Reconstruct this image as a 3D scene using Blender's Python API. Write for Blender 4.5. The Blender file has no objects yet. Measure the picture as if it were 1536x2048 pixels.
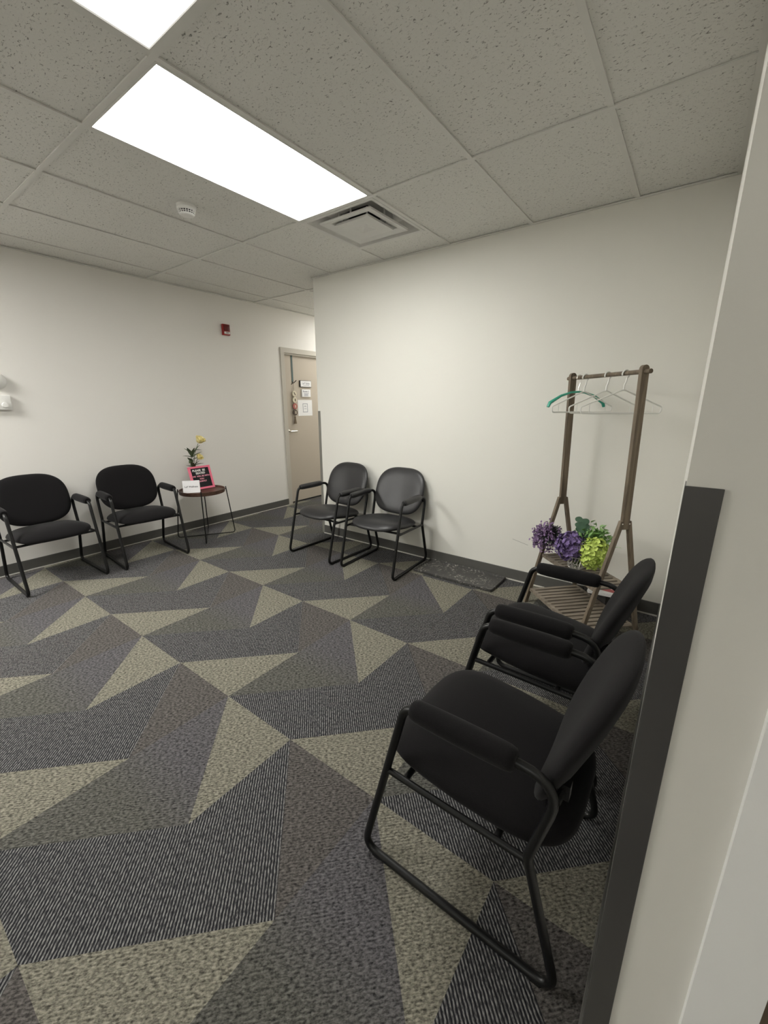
import bpy, bmesh, math, random
from mathutils import Vector, Matrix
random.seed(7)
C = bpy.context.scene.collection
PI = math.pi

# ------------------------------------------------------------------ camera
CAMH = 1.3964
def cam_rot(pi, ya, ro):
    return (Matrix.Rotation(ya, 3, 'Z') @ Matrix.Rotation(pi, 3, 'X') @ Matrix.Rotation(ro, 3, 'Y'))
R = cam_rot(-0.2606, 0.6362, 0.0007)
right, fwd, up = R.col[0], R.col[1], R.col[2]
cd = bpy.data.cameras.new('camera')
cam = bpy.data.objects.new('camera', cd)
C.objects.link(cam)
M = Matrix((right, up, -fwd)).transposed().to_4x4()
M.translation = (0, 0, CAMH)
cam.matrix_world = M
cd.sensor_fit = 'VERTICAL'
cd.sensor_height = 36.0
cd.lens = 822.3 / 2048 * 36.0
cd.clip_start = 0.02
bpy.context.scene.camera = cam

# ------------------------------------------------------------------ world, exposure, lamp strengths
w = bpy.data.worlds.new('world'); bpy.context.scene.world = w
w.use_nodes = True
w.node_tree.nodes['Background'].inputs[0].default_value = (0.8, 0.85, 1, 1)
w.node_tree.nodes['Background'].inputs[1].default_value = 0.0
vs = bpy.context.scene.view_settings
vs.view_transform = 'Standard'; vs.look = 'None'; vs.gamma = 1; vs.use_curve_mapping = False
vs.exposure = 0.0
PANEL_MAIN, PANEL_NEAR, PANEL_HALL, PANEL_LEFT, PANEL_FILL = 20.5, 1.5, 15.0, 54.0, 8.5
LAMP_COL = (1.0, 0.992, 0.95)

# ------------------------------------------------------------------ key measures
X0, Y0, T = -2.2894, 2.165, 0.6096
HC = 2.5378
YA = 3.1135           # wall with the coat rack
XE = -3.1442          # its free end at the corridor
XB = -4.4245          # left wall
XC, YC = 0.0032, 0.5333  # right wall face and its near end
GZ = 1.3112

# ------------------------------------------------------------------ node helpers
class NT:
    def __init__(s, name):
        s.m = bpy.data.materials.new(name); s.m.use_nodes = True
        s.t = s.m.node_tree; s.n = s.t.nodes; s.l = s.t.links
        s.b = s.n['Principled BSDF']
    def new(s, t, **kw):
        n = s.n.new(t)
        for k, v in kw.items(): setattr(n, k, v)
        return n
    def put(s, sock, v):
        if isinstance(v, bpy.types.NodeSocket): s.l.new(v, sock)
        elif v is not None: sock.default_value = v
    def math(s, op, a, b=None, c=None, clamp=False):
        n = s.new('ShaderNodeMath', operation=op, use_clamp=clamp)
        s.put(n.inputs[0], a); s.put(n.inputs[1], b); s.put(n.inputs[2], c)
        return n.outputs[0]
    def mix(s, f, a, b):
        n = s.new('ShaderNodeMix', data_type='RGBA')
        s.put(n.inputs[0], f)
        for i, v in ((6, a), (7, b)):
            if not isinstance(v, bpy.types.NodeSocket): v = (*v, 1)
            s.put(n.inputs[i], v)
        return n.outputs[2]
    def ramp(s, f, stops):
        n = s.new('ShaderNodeValToRGB'); s.put(n.inputs[0], f)
        e = n.color_ramp.elements
        while len(e) < len(stops): e.new(0.5)
        for q, (p, c) in zip(e, stops):
            q.position = p; q.color = (*c, 1) if len(c) == 3 else c
        return n.outputs[0]
    def noise(s, vec, scale, detail=2, rough=0.5, dist=0.0):
        n = s.new('ShaderNodeTexNoise')
        if vec is not None: s.l.new(vec, n.inputs['Vector'])
        n.inputs['Scale'].default_value = scale; n.inputs['Detail'].default_value = detail
        n.inputs['Roughness'].default_value = rough; n.inputs['Distortion'].default_value = dist
        return n.outputs['Fac']
    def coord(s, kind='Object'):
        return s.new('ShaderNodeTexCoord').outputs[kind]
    def mapping(s, vec, scale=(1, 1, 1), rot=(0, 0, 0)):
        n = s.new('ShaderNodeMapping'); s.l.new(vec, n.inputs[0])
        n.inputs['Scale'].default_value = scale; n.inputs['Rotation'].default_value = rot
        return n.outputs[0]
    def sep(s, vec):
        n = s.new('ShaderNodeSeparateXYZ'); s.l.new(vec, n.inputs[0]); return n.outputs
    def comb(s, x, y, z=0.0):
        n = s.new('ShaderNodeCombineXYZ'); s.put(n.inputs[0], x); s.put(n.inputs[1], y); s.put(n.inputs[2], z)
        return n.outputs[0]
    def bump(s, h, strength=0.2, dist=0.01):
        n = s.new('ShaderNodeBump'); s.l.new(h, n.inputs['Height'])
        n.inputs['Strength'].default_value = strength; n.inputs['Distance'].default_value = dist
        s.l.new(n.outputs[0], s.b.inputs['Normal'])
    def base(s, v):
        if not isinstance(v, bpy.types.NodeSocket): v = (*v, 1)
        s.put(s.b.inputs['Base Color'], v)
    def set(s, **kw):
        for k, v in kw.items(): s.put(s.b.inputs[k.replace('_', ' ')], v)

def plain(name, col, rough=0.5, metal=0.0, var=0.08, nscale=30, bump=0.0, spec=0.5):
    t = NT(name); v = t.coord()
    f = t.noise(v, nscale, 3)
    t.base(t.mix(f, tuple(c * (1 - var) for c in col), tuple(min(1, c * (1 + var)) for c in col)))
    t.set(Roughness=rough, Metallic=metal, Specular_IOR_Level=spec)
    if bump: t.bump(f, bump, 0.004)
    return t.m

def mat_wall(name, col, rough=0.6, scuff=False):
    t = NT(name); v = t.coord()
    big = t.noise(v, 1.3, 2); fine = t.noise(v, 260, 2)
    colr = t.mix(big, tuple(c * 0.985 for c in col), tuple(c * 1.01 for c in col))
    if scuff:      # the thin pencil-like scrape low on the wall left of the rack
        x, _, z = t.sep(v)
        d = t.math('ABSOLUTE', t.math('ADD', t.math('SUBTRACT', z, 0.343), t.math('MULTIPLY', t.math('ADD', x, 1.025), 0.213)))
        on = t.math('MULTIPLY', t.math('LESS_THAN', d, 0.0022), t.math('MULTIPLY', t.math('GREATER_THAN', x, -1.025), t.math('LESS_THAN', x, -0.90)))
        colr = t.mix(t.math('MULTIPLY', on, 0.55), colr, (0.25, 0.24, 0.22))
    t.base(colr)
    t.set(Roughness=rough, Specular_IOR_Level=0.35); t.bump(fine, 0.12, 0.001)
    return t.m

def mat_carpet():
    t = NT('carpet'); P = 0.4545
    x, y, _ = t.sep(t.coord())
    u = t.math('FLOORED_MODULO', t.math('DIVIDE', t.math('ADD', x, 2.5485), P), 2.0)
    v = t.math('FLOORED_MODULO', t.math('DIVIDE', t.math('SUBTRACT', y, 0.929), P), 2.0)
    lo = t.math('LESS_THAN', u, 1.0); hi = t.math('SUBTRACT', 1.0, lo)
    um1 = t.math('SUBTRACT', u, 1.0)
    tanA = t.math('MULTIPLY', hi, t.math('LESS_THAN', v, um1))
    tanB = t.math('MULTIPLY', lo, t.math('GREATER_THAN', v, t.math('SUBTRACT', 2.0, u)))
    tan = t.math('ADD', tanA, tanB, clamp=True)
    ribA = t.math('MULTIPLY', lo, t.math('LESS_THAN', v, u))
    ribB = t.math('MULTIPLY', hi, t.math('MULTIPLY', t.math('GREATER_THAN', v, um1),
                                         t.math('LESS_THAN', v, t.math('SUBTRACT', 3.0, u))))
    rib = t.math('ADD', ribA, ribB, clamp=True)
    # tone inside the third field: olive / violet grey / brown, softly parted
    olive = t.math('MULTIPLY', lo, t.math('MULTIPLY', t.math('SUBTRACT', 1.25, v), 2.2, clamp=True))
    brown = hi
    p = t.math('MULTIPLY', t.math('ADD', x, y), 0.70711)
    q = t.math('MULTIPLY', t.math('SUBTRACT', x, y), 0.70711)
    nrib = t.math('SUBTRACT', 1.0, rib)
    A = t.math('ADD', t.math('MULTIPLY', p, rib), t.math('MULTIPLY', q, nrib))
    B = t.math('ADD', t.math('MULTIPLY', q, rib), t.math('MULTIPLY', p, nrib))
    vec = t.comb(A, B, 0.0)
    speck = t.noise(t.mapping(vec, (190, 75, 1)), 1.0, 2, 0.6)
    speck2 = t.noise(t.mapping(vec, (85, 85, 1)), 1.0, 2, 0.6)
    wob = t.noise(t.mapping(vec, (60, 60, 1)), 1.0, 1)
    line = t.math('SINE', t.math('ADD', t.math('MULTIPLY', A, 2 * PI / 0.0093), t.math('MULTIPLY', wob, 2.2)))
    line = t.math('MULTIPLY_ADD', line, 0.5, 0.5)
    sp = t.math('MULTIPLY_ADD', t.math('SUBTRACT', speck, 0.5), 4.2, 0.5, clamp=True)
    sp2 = t.math('MULTIPLY_ADD', t.math('SUBTRACT', speck2, 0.5), 4.2, 0.5, clamp=True)
    fr = t.math('MULTIPLY', t.math('POWER', line, 1.5), t.math('MULTIPLY_ADD', sp, 1.0, 0.25), clamp=True)
    fo = t.math('ADD', t.math('MULTIPLY', sp, 0.55),
                t.math('ADD', t.math('MULTIPLY', sp2, 0.30), t.math('MULTIPLY', line, 0.16)), clamp=True)
    c_rib = t.mix(fr, (0.013, 0.013, 0.016), (0.250, 0.245, 0.240))
    c_tan = t.mix(fo, (0.040, 0.038, 0.030), (0.325, 0.308, 0.247))
    c_vio = t.mix(fo, (0.016, 0.0155, 0.017), (0.166, 0.159, 0.165))
    c_oli = t.mix(fo, (0.0165, 0.0162, 0.0145), (0.162, 0.159, 0.140))
    c_bro = t.mix(fo, (0.017, 0.016, 0.0155), (0.162, 0.149, 0.138))
    mid = t.mix(olive, t.mix(brown, c_vio, c_bro), c_oli)
    col = t.mix(tan, t.mix(rib, mid, c_rib), c_tan)
    t.base(col)
    t.set(Roughness=0.95, Specular_IOR_Level=0.1)
    t.bump(t.math('ADD', fr, fo), 0.5, 0.003)
    return t.m

def mat_tile():
    t = NT('ceiling_tile'); v = t.coord()
    a = t.noise(t.mapping(v, (75, 130, 75)), 1.0, 3, 0.65, 0.8)
    pit = t.math('MULTIPLY', t.math('SUBTRACT', 0.40, a), 14.0, clamp=True)
    g = t.noise(v, 300, 2)
    basec = t.mix(g, (0.70, 0.69, 0.65), (0.80, 0.79, 0.75))
    t.base(t.mix(pit, basec, (0.27, 0.262, 0.24)))
    t.set(Roughness=0.95, Specular_IOR_Level=0.1)
    t.bump(t.math('SUBTRACT', 1.0, pit), 0.5, 0.003)
    return t.m

def mat_fabric(name, c):
    t = NT(name); v = t.coord()
    wv = t.noise(t.mapping(v, (520, 190, 520)), 1.0, 2, 0.6)
    t.base(t.mix(wv, tuple(x * 0.55 for x in c), tuple(x * 1.5 for x in c)))
    t.set(Roughness=0.92, Specular_IOR_Level=0.12, Sheen_Weight=0.06, Sheen_Roughness=0.5)
    t.bump(wv, 0.35, 0.0012)
    return t.m

def mat_wood(name, c1, c2, axis='Z', rough=0.55):
    t = NT(name); v = t.coord()
    sc = {'X': (3, 45, 45), 'Y': (45, 3, 45), 'Z': (45, 45, 3)}[axis]
    g = t.noise(t.mapping(v, sc), 1.0, 5, 0.65, 0.6)
    f = t.math('MULTIPLY_ADD', t.math('SUBTRACT', g, 0.5), 2.6, 0.5, clamp=True)
    t.base(t.mix(f, c1, c2)); t.set(Roughness=rough, Specular_IOR_Level=0.35)
    t.bump(g, 0.12, 0.002)
    return t.m

def mat_emit(name, strength):
    t = NT(name)
    e = t.new('ShaderNodeEmission'); e.inputs[0].default_value = (*LAMP_COL, 1); e.inputs[1].default_value = strength
    t.l.new(e.outputs[0], t.n['Material Output'].inputs[0])
    return t.m

def mat_glass(name):
    t = NT(name); t.base((0.93, 0.97, 0.96)); t.set(Roughness=0.03, Transmission_Weight=1.0, IOR=1.45)
    return t.m

def mat_mat():
    t = NT('boot_tray_rubber'); v = t.coord()
    n = t.noise(v, 55, 4, 0.7); g = t.math('MULTIPLY', t.math('SUBTRACT', n, 0.545), 12.0, clamp=True)
    big = t.math('MULTIPLY', t.math('SUBTRACT', t.noise(v, 7, 2), 0.40), 6.0, clamp=True)
    t.base(t.mix(t.math('MULTIPLY', g, big), (0.055, 0.053, 0.050), (0.40, 0.38, 0.34)))
    t.set(Roughness=0.55); t.bump(n, 0.3, 0.003)
    return t.m

MT = dict(
    wall=mat_wall('wall_paint', (0.80, 0.785, 0.725)),
    wallA=mat_wall('wall_paint_back', (0.80, 0.785, 0.725), 0.6, True),
    wallB=mat_wall('wall_paint_left', (0.80, 0.775, 0.735)),
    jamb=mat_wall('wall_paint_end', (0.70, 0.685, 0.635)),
    carpet=mat_carpet(), tile=mat_tile(),
    tee=plain('grid_metal', (0.70, 0.69, 0.65), 0.5, 0, 0.03),
    base=plain('rubber_baseboard', (0.092, 0.089, 0.082), 0.5, 0, 0.08),
    palestrip=plain('pale_strip', (0.62, 0.60, 0.55), 0.5, 0, 0.1, 12),
    guard=plain('dark_guard', (0.060, 0.058, 0.056), 0.26, 0, 0.15, 6),
    guardfar=plain('grey_guard', (0.21, 0.205, 0.18), 0.35, 0, 0.15, 6),
    fabric=mat_fabric('black_fabric', (0.0075, 0.0068, 0.0073)),
    vinyl=plain('black_vinyl', (0.020, 0.0195, 0.0205), 0.42, 0, 0.15, 18, 0.25),
    metal=plain('black_tube', (0.006, 0.006, 0.006), 0.36, 0, 0.1, 60, 0, 0.35),
    walnut=mat_wood('walnut', (0.048, 0.026, 0.018), (0.120, 0.066, 0.045), 'X', 0.4),
    rack=mat_wood('weathered_wood', (0.080, 0.061, 0.042), (0.230, 0.182, 0.130), 'Z'),
    slat=mat_wood('weathered_wood_slat', (0.110, 0.089, 0.068), (0.310, 0.262, 0.205), 'Y'),
    white=plain('white_plastic', (0.80, 0.79, 0.76), 0.4, 0, 0.02),
    hanger=plain('hanger_white', (0.80, 0.80, 0.76), 0.3, 0, 0.02),
    teal=plain('hanger_teal', (0.045, 0.36, 0.25), 0.35, 0, 0.1),
    paper=plain('paper', (0.86, 0.85, 0.85), 0.7, 0, 0.02),
    grey_ink=plain('grey_ink', (0.30, 0.30, 0.35), 0.7, 0, 0.05),
    ink=plain('ink', (0.03, 0.03, 0.035), 0.7, 0, 0.05),
    pink=plain('pink_frame', (0.80, 0.17, 0.26), 0.45, 0, 0.08),
    felt=plain('black_felt', (0.012, 0.012, 0.013), 0.9, 0, 0.2, 200, 0.2),
    pinklet=plain('pink_letters', (0.75, 0.30, 0.38), 0.5),
    red=plain('red_housing', (0.30, 0.012, 0.010), 0.35, 0, 0.1),
    dred=plain('dark_red_lens', (0.12, 0.01, 0.01), 0.25, 0, 0.1),
    door=mat_wall('door_paint', (0.50, 0.44, 0.365), 0.45),
    frame=mat_wall('frame_paint', (0.52, 0.485, 0.425), 0.45),
    chrome=plain('brushed_nickel', (0.75, 0.73, 0.68), 0.28, 1.0, 0.05),
    dark=plain('dark_rubber', (0.012, 0.012, 0.012), 0.7),
    vent=plain('vent_metal', (0.66, 0.65, 0.62), 0.45, 0, 0.04),
    duct=plain('duct_dark', (0.05, 0.05, 0.05), 0.8),
    ribbon=plain('teal_ribbon', (0.07, 0.11, 0.105), 0.6),
    cream=plain('cream_bead', (0.66, 0.60, 0.47), 0.6),
    pinkbead=plain('dusty_red_bead', (0.42, 0.13, 0.11), 0.6),
    darkbead=plain('dark_bead', (0.09, 0.065, 0.05), 0.6),
    jute=plain('jute', (0.20, 0.155, 0.105), 0.9, 0, 0.3, 90, 0.3),
    glass=mat_glass('vase_glass'),
    stem=plain('stem_green', (0.060, 0.105, 0.032), 0.6, 0, 0.3),
    leaf=plain('leaf_green', (0.062, 0.085, 0.040), 0.5, 0, 0.45, 25),
    petal=plain('yellow_petal', (0.90, 0.79, 0.38), 0.6, 0, 0.12, 40),
    purple=plain('purple_petal', (0.185, 0.125, 0.300), 0.6, 0, 0.85, 45),
    lime=plain('lime_petal', (0.57, 0.70, 0.16), 0.6, 0, 0.30, 40),
    lav=plain('lavender', (0.235, 0.150, 0.285), 0.7, 0, 0.6, 70),
    darkleaf=plain('dark_leaf', (0.035, 0.042, 0.040), 0.6, 0, 0.4),
    euc=plain('eucalyptus_leaf', (0.070, 0.140, 0.085), 0.6, 0, 0.35, 30),
    fresh=plain('fresh_leaf', (0.200, 0.370, 0.110), 0.55, 0, 0.45, 40),
    silver=plain('silver_wire', (0.62, 0.60, 0.58), 0.3, 0.8, 0.05),
    boottray=mat_mat(),
    magred=plain('magazine_red', (0.55, 0.09, 0.10), 0.35, 0, 0.2, 14),
    maggreen=plain('magazine_dark', (0.05, 0.09, 0.07), 0.35, 0, 0.2, 14),
    browndoor=mat_wood('brown_door', (0.120, 0.088, 0.060), (0.165, 0.122, 0.085), 'Z', 0.45),
    whitetrim=mat_wall('white_frame', (0.88, 0.88, 0.865), 0.4),
)

# ------------------------------------------------------------------ object helpers
def finish(bm, name, mat, parent=None, smooth=True, angle=40, loc=None):
    bmesh.ops.recalc_face_normals(bm, faces=bm.faces)
    me = bpy.data.meshes.new(name)
    bm.to_mesh(me); bm.free()
    for mm in (mat if isinstance(mat, (list, tuple)) else [mat]): me.materials.append(mm)
    if smooth:
        me.polygons.foreach_set('use_smooth', [True] * len(me.polygons))
        try: me.set_sharp_from_angle(angle=math.radians(angle))
        except Exception: pass
    o = bpy.data.objects.new(name, me); C.objects.link(o)
    if parent: o.parent = parent
    if loc: o.location = loc
    return o

def thing(name, label, cat, loc=(0, 0, 0), rz=0.0, group=None):
    o = bpy.data.objects.new(name, None); C.objects.link(o)
    o.empty_display_size = 0.1
    o.location = loc; o.rotation_euler = (0, 0, rz)
    return tag(o, label, cat, group)
def tag(o, label, cat, group=None):
    o['label'] = label; o['category'] = cat
    if group: o['group'] = group
    return o
def struct(bm, name, mat, label=None, cat=None, **kw):
    o = finish(bm, name, mat, **kw); o['kind'] = 'structure'
    if label: o['label'] = label
    if cat: o['category'] = cat
    return o

def box(bm, x0, x1, y0, y1, z0, z1, mi=0, bevel=0.0, seg=2, mx=None):
    vs_ = [bm.verts.new((x, y, z)) for x in (x0, x1) for y in (y0, y1) for z in (z0, z1)]
    idx = [(0, 1, 3, 2), (4, 6, 7, 5), (0, 4, 5, 1), (2, 3, 7, 6), (0, 2, 6, 4), (1, 5, 7, 3)]
    fs = [bm.faces.new([vs_[i] for i in f]) for f in idx]
    for f in fs: f.material_index = mi
    bmesh.ops.recalc_face_normals(bm, faces=fs)
    if mx is not None: bmesh.ops.transform(bm, matrix=mx, verts=vs_)
    if bevel:
        es = list({e for f in fs for e in f.edges})
        bmesh.ops.bevel(bm, geom=es, offset=bevel, segments=seg, affect='EDGES', profile=0.5)

def fillet(pts, radii, closed=False, n=6):
    out = []; L = len(pts)
    for i, p in enumerate(pts):
        p = Vector(p); r = radii[i] if isinstance(radii, (list, tuple)) else radii
        if (not closed and i in (0, L - 1)) or r <= 0: out.append(p); continue
        a = Vector(pts[i - 1]) - p; b = Vector(pts[(i + 1) % L]) - p
        la, lb = a.length, b.length; a.normalize(); b.normalize()
        ang = a.angle(b)
        d = min(r / math.tan(ang / 2), la * 0.48, lb * 0.48)
        A, B = p + a * d, p + b * d
        for k in range(n + 1):
            s = k / n
            out.append(A * (1 - s) ** 2 + p * 2 * s * (1 - s) + B * s * s)
    return out

def tube(bm, pts, r, seg=10, closed=False, caps=True, mi=0, sx=1.0):
    pts = [Vector(p) for p in pts]; n = len(pts)
    rr = r if isinstance(r, (list, tuple)) else [r] * n
    rings = []; nrm = None
    for i, p in enumerate(pts):
        if closed: tn = pts[(i + 1) % n] - pts[i - 1]
        else: tn = pts[min(i + 1, n - 1)] - pts[max(i - 1, 0)]
        tn.normalize()
        if nrm is None:
            nrm = Vector((0, 0, 1)) if abs(tn.z) < 0.9 else Vector((1, 0, 0))
        nrm = nrm - tn * nrm.dot(tn)
        if nrm.length < 1e-5: nrm = tn.orthogonal()
        nrm.normalize(); bi = tn.cross(nrm)
        rings.append([bm.verts.new(p + (nrm * math.cos(a) * sx + bi * math.sin(a)) * rr[i])
                      for a in (2 * PI * k / seg for k in range(seg))])
    m = n if closed else n - 1
    for i in range(m):
        a, b = rings[i], rings[(i + 1) % n]
        off = 0
        if closed and i == n - 1:   # line the last ring up with the first
            off = min(range(seg), key=lambda o: (a[0].co - b[o].co).length)
        for k in range(seg):
            f = bm.faces.new((a[k], a[(k + 1) % seg], b[(k + 1 + off) % seg], b[(k + off) % seg])); f.material_index = mi
    if caps and not closed:
        bm.faces.new(rings[0][::-1]).material_index = mi; bm.faces.new(rings[-1]).material_index = mi

def lathe(bm, prof, seg=32, mi=0, origin=(0, 0, 0)):
    ox, oy, oz = origin; rings = []
    for r, z in prof:
        if r < 1e-6: rings.append([bm.verts.new((ox, oy, oz + z))])
        else: rings.append([bm.verts.new((ox + r * math.cos(2 * PI * k / seg), oy + r * math.sin(2 * PI * k / seg), oz + z)) for k in range(seg)])
    for a, b in zip(rings, rings[1:]):
        for k in range(seg):
            k2 = (k + 1) % seg
            if len(a) == 1 and len(b) == 1: continue
            if len(a) == 1: f = bm.faces.new((a[0], b[k], b[k2]))
            elif len(b) == 1: f = bm.faces.new((a[k], a[k2], b[0]))
            else: f = bm.faces.new((a[k], a[k2], b[k2], b[k]))
            f.material_index = mi

def spow(c, e): return math.copysign(abs(c) ** e, c)
def cushion(bm, hw, hd, n, tt, tb, fn, N=64, ptop=3.0, outline=None):
    top = [(r, tt * max(0, 1 - r ** ptop) ** 0.55) for r in (0.0, 0.25, 0.5, 0.7, 0.82, 0.9, 0.955, 0.985)]
    bot = [(r, -tb * max(0, 1 - r ** 6) ** 0.55) for r in (0.985, 0.955, 0.9, 0.8, 0.5, 0.0)]
    prof = top + [(1.0, 0.0)] + bot
    rings = []
    for r, z in prof:
        if r == 0: rings.append([bm.verts.new(fn(0, 0, z))]); continue
        ring = []
        for k in range(N):
            a = 2 * PI * k / N
            x = hw * spow(math.cos(a), 2 / n); y = hd * spow(math.sin(a), 2 / n)
            if outline: x, y = outline(x, y)
            ring.append(bm.verts.new(fn(x * r, y * r, z)))
        rings.append(ring)
    for a, b in zip(rings, rings[1:]):
        for k in range(N):
            k2 = (k + 1) % N
            if len(a) == 1: bm.faces.new((a[0], b[k], b[k2]))
            elif len(b) == 1: bm.faces.new((a[k], a[k2], b[0]))
            else: bm.faces.new((a[k], a[k2], b[k2], b[k]))

def text_obj(body, size, mat, name, parent, mx, depth=0.0006, align='CENTER', bold=0.0):
    cu = bpy.data.curves.new('letters', 'FONT'); cu.body = body; cu.size = size
    cu.align_x = align; cu.align_y = 'CENTER'; cu.extrude = depth; cu.offset = bold; cu.resolution_u = 3
    to = bpy.data.objects.new('letters', cu); C.objects.link(to)
    dg = bpy.context.evaluated_depsgraph_get()
    me = bpy.data.meshes.new_from_object(to.evaluated_get(dg))
    bpy.data.objects.remove(to); bpy.data.curves.remove(cu)
    me.transform(mx); me.materials.clear(); me.materials.append(mat); me.name = name
    o = bpy.data.objects.new(name, me); C.objects.link(o); o.parent = parent
    return o

def duplicate(root, loc, rz, label):
    r = root.copy(); C.objects.link(r); r.location = loc; r.rotation_euler = (0, 0, rz); r['label'] = label
    for ch in list(root.children):
        c = ch.copy(); C.objects.link(c); c.parent = r
        for g in ch.children:
            d = g.copy(); C.objects.link(d); d.parent = c
    return r

# ------------------------------------------------------------------ room shell
XW, XEAST, YS, YN = XB - 0.12, 1.3, -3.2, 6.3
bm = bmesh.new(); box(bm, XW, XEAST + 0.1, YS - 0.1, YN + 0.1, -0.06, 0.0)
struct(bm, 'floor', MT['carpet'], smooth=False)

DY0, DY1, DH = 3.785, 4.70, 2.035     # far door opening in the left wall
bm = bmesh.new()
box(bm, XW, XB, YS, DY0, 0, HC + 0.1); box(bm, XW, XB, DY1, YN, 0, HC + 0.1); box(bm, XW, XB, DY0, DY1, DH, HC + 0.1)
struct(bm, 'wall_left', MT['wallB'], smooth=False)
bm = bmesh.new(); box(bm, XE, XC + 0.105, YA, YA + 0.12, 0, HC + 0.1)
struct(bm, 'wall_back', MT['wallA'], smooth=False)
bm = bmesh.new(); box(bm, XE, XE + 0.12, YA + 0.12, YN, 0, HC + 0.1)
struct(bm, 'wall_corridor', MT['wall'], smooth=False)
bm = bmesh.new(); box(bm, XW, XE + 0.12, YN, YN + 0.1, 0, HC + 0.1)
struct(bm, 'wall_far', MT['wall'], smooth=False)
bm = bmesh.new(); box(bm, XC, XC + 0.105, YC, YA, 0, HC + 0.1, bevel=0.0)
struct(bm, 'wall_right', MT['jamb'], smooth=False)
bm = bmesh.new(); box(bm, XW, XEAST, YS - 0.1, YS, 0, HC + 0.1)
struct(bm, 'wall_front', MT['wall'], smooth=False)
bm = bmesh.new(); box(bm, XEAST, XEAST + 0.1, YS, YC + 0.1, 0, HC + 0.1)
struct(bm, 'wall_east', MT['wall'], smooth=False)
# entrance: white door frame and brown door leaf beside the wall end
FX0, FX1 = XC + 0.105, 0.172
bm = bmesh.new()
box(bm, FX0, FX1, YC - 0.012, YC + 0.10, 0, 2.10); box(bm, 1.09, 1.155, YC - 0.012, YC + 0.10, 0, 2.10)
box(bm, FX1, 1.09, YC - 0.012, YC + 0.10, 2.035, 2.10)
struct(bm, 'trim_1', MT['whitetrim'], smooth=False)
bm = bmesh.new(); box(bm, FX0, XEAST, YC, YC + 0.1, 2.10, HC + 0.1); box(bm, 1.155, XEAST, YC, YC + 0.1, 0, 2.10)
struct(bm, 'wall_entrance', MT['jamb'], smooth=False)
d1 = bpy.data.objects.new('door_1', None); C.objects.link(d1); d1['kind'] = 'structure'
bm = bmesh.new(); box(bm, FX1, 1.09, YC + 0.03, YC + 0.075, 0.006, 2.035)
finish(bm, 'door_leaf', MT['browndoor'], d1, smooth=False)

# far door
d2 = bpy.data.objects.new('door_2', None); C.objects.link(d2); d2.location = (XB, (DY0 + DY1) / 2, 0); d2['kind'] = 'structure'
ox, oy = XB, (DY0 + DY1) / 2
hw = (DY1 - DY0) / 2
bm = bmesh.new()
fw = 0.062
for y0, y1 in ((-hw - fw + 0.012, -hw + 0.014), (hw - 0.014, hw + fw - 0.012)):
    box(bm, -0.119, 0.013, y0, y1, 0, DH - 0.012, bevel=0.002, seg=1)
box(bm, -0.119, 0.013, -hw - fw + 0.012, hw + fw - 0.012, DH - 0.014, DH + fw - 0.014, bevel=0.002, seg=1)
for y0, y1 in ((-hw + 0.014, -hw + 0.03), (hw - 0.03, hw - 0.014)): box(bm, -0.119, -0.085, y0, y1, 0, DH - 0.014)
box(bm, -0.030, -0.005, -hw + 0.014, hw - 0.014, DH - 0.034, DH - 0.014)
finish(bm, 'door_frame', MT['frame'], d2, smooth=False)
bm = bmesh.new(); box(bm, -0.08, -0.036, -hw + 0.017, hw - 0.017, 0.02, DH - 0.017)
finish(bm, 'door_leaf', MT['door'], d2, smooth=False)
bm = bmesh.new(); box(bm, -0.075, -0.032, -hw + 0.017, hw - 0.017, 0.003, 0.021)
finish(bm, 'door_sweep', MT['dark'], d2, smooth=False)
HY, HZ = 3.823 - oy, 1.012
bm = bmesh.new()
m90 = Matrix.Rotation(PI / 2, 4, 'Y')
lathe(bm, [(0, 0), (0.031, 0), (0.031, 0.006), (0.026, 0.011), (0.012, 0.012), (0.011, 0.045), (0, 0.045)], 24)
bmesh.ops.transform(bm, matrix=Matrix.Translation((-0.036, HY + 0.012, HZ)) @ m90, verts=bm.verts)
tube(bm, fillet([(-0.0, HY + 0.012, HZ), (0.012, HY + 0.012, HZ), (0.012, HY + 0.125, HZ)], 0.015), [0.011] * 9 , 10)
finish(bm, 'lever_handle', MT['chrome'], d2)

# ---- ceiling: recessed tiles in one mesh, the exposed grid in another
PAN = [(0, -2), (1, -4), (-3, 4), (-3, -6), (3, -8)]       # (column, first row) of the 2x4 luminaires; the last is an added fill
def in_panel(i, j): return any(i == a and b <= j < b + 2 for a, b in PAN)
VENT = (0, 0)
bm = bmesh.new(); g = bmesh.new()
i0, i1, j0, j1 = -4, 6, -9, 7
gw = 0.012
def cx0(v): return max(v, XB)
for i in range(i0, i1):
    for j in range(j0, j1):
        if in_panel(i, j) or (i, j) == VENT: continue
        x0, x1, y0, y1 = X0 + i * T, X0 + (i + 1) * T, Y0 + j * T, Y0 + (j + 1) * T
        x0, x1 = max(x0, XB), min(x1, XEAST); y0, y1 = max(y0, YS), min(y1, YN)
        if x1 - x0 < 0.01 or y1 - y0 < 0.01: continue
        box(bm, x0 + 0.002, x1 - 0.002, y0, y1, HC + 0.007, HC + 0.02)
struct(bm, 'ceiling', MT['tile'], smooth=False)
bm = g
for i in range(i0 + 1, i1):
    x = X0 + i * T
    if XB < x < XEAST: box(bm, x - gw, x + gw, YS, YN, HC, HC + 0.0065)
for j in range(-8, 8, 2):
    y = Y0 + j * T
    if YS < y < YN: box(bm, XB, XEAST, y - gw, y + gw, HC - 0.0004, HC + 0.0061)
box(bm, X0, X0 + T, Y0 + T - gw, Y0 + T + gw, HC - 0.0004, HC + 0.0061)
struct(bm, 'trim_2', MT['tee'], smooth=False)
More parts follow.
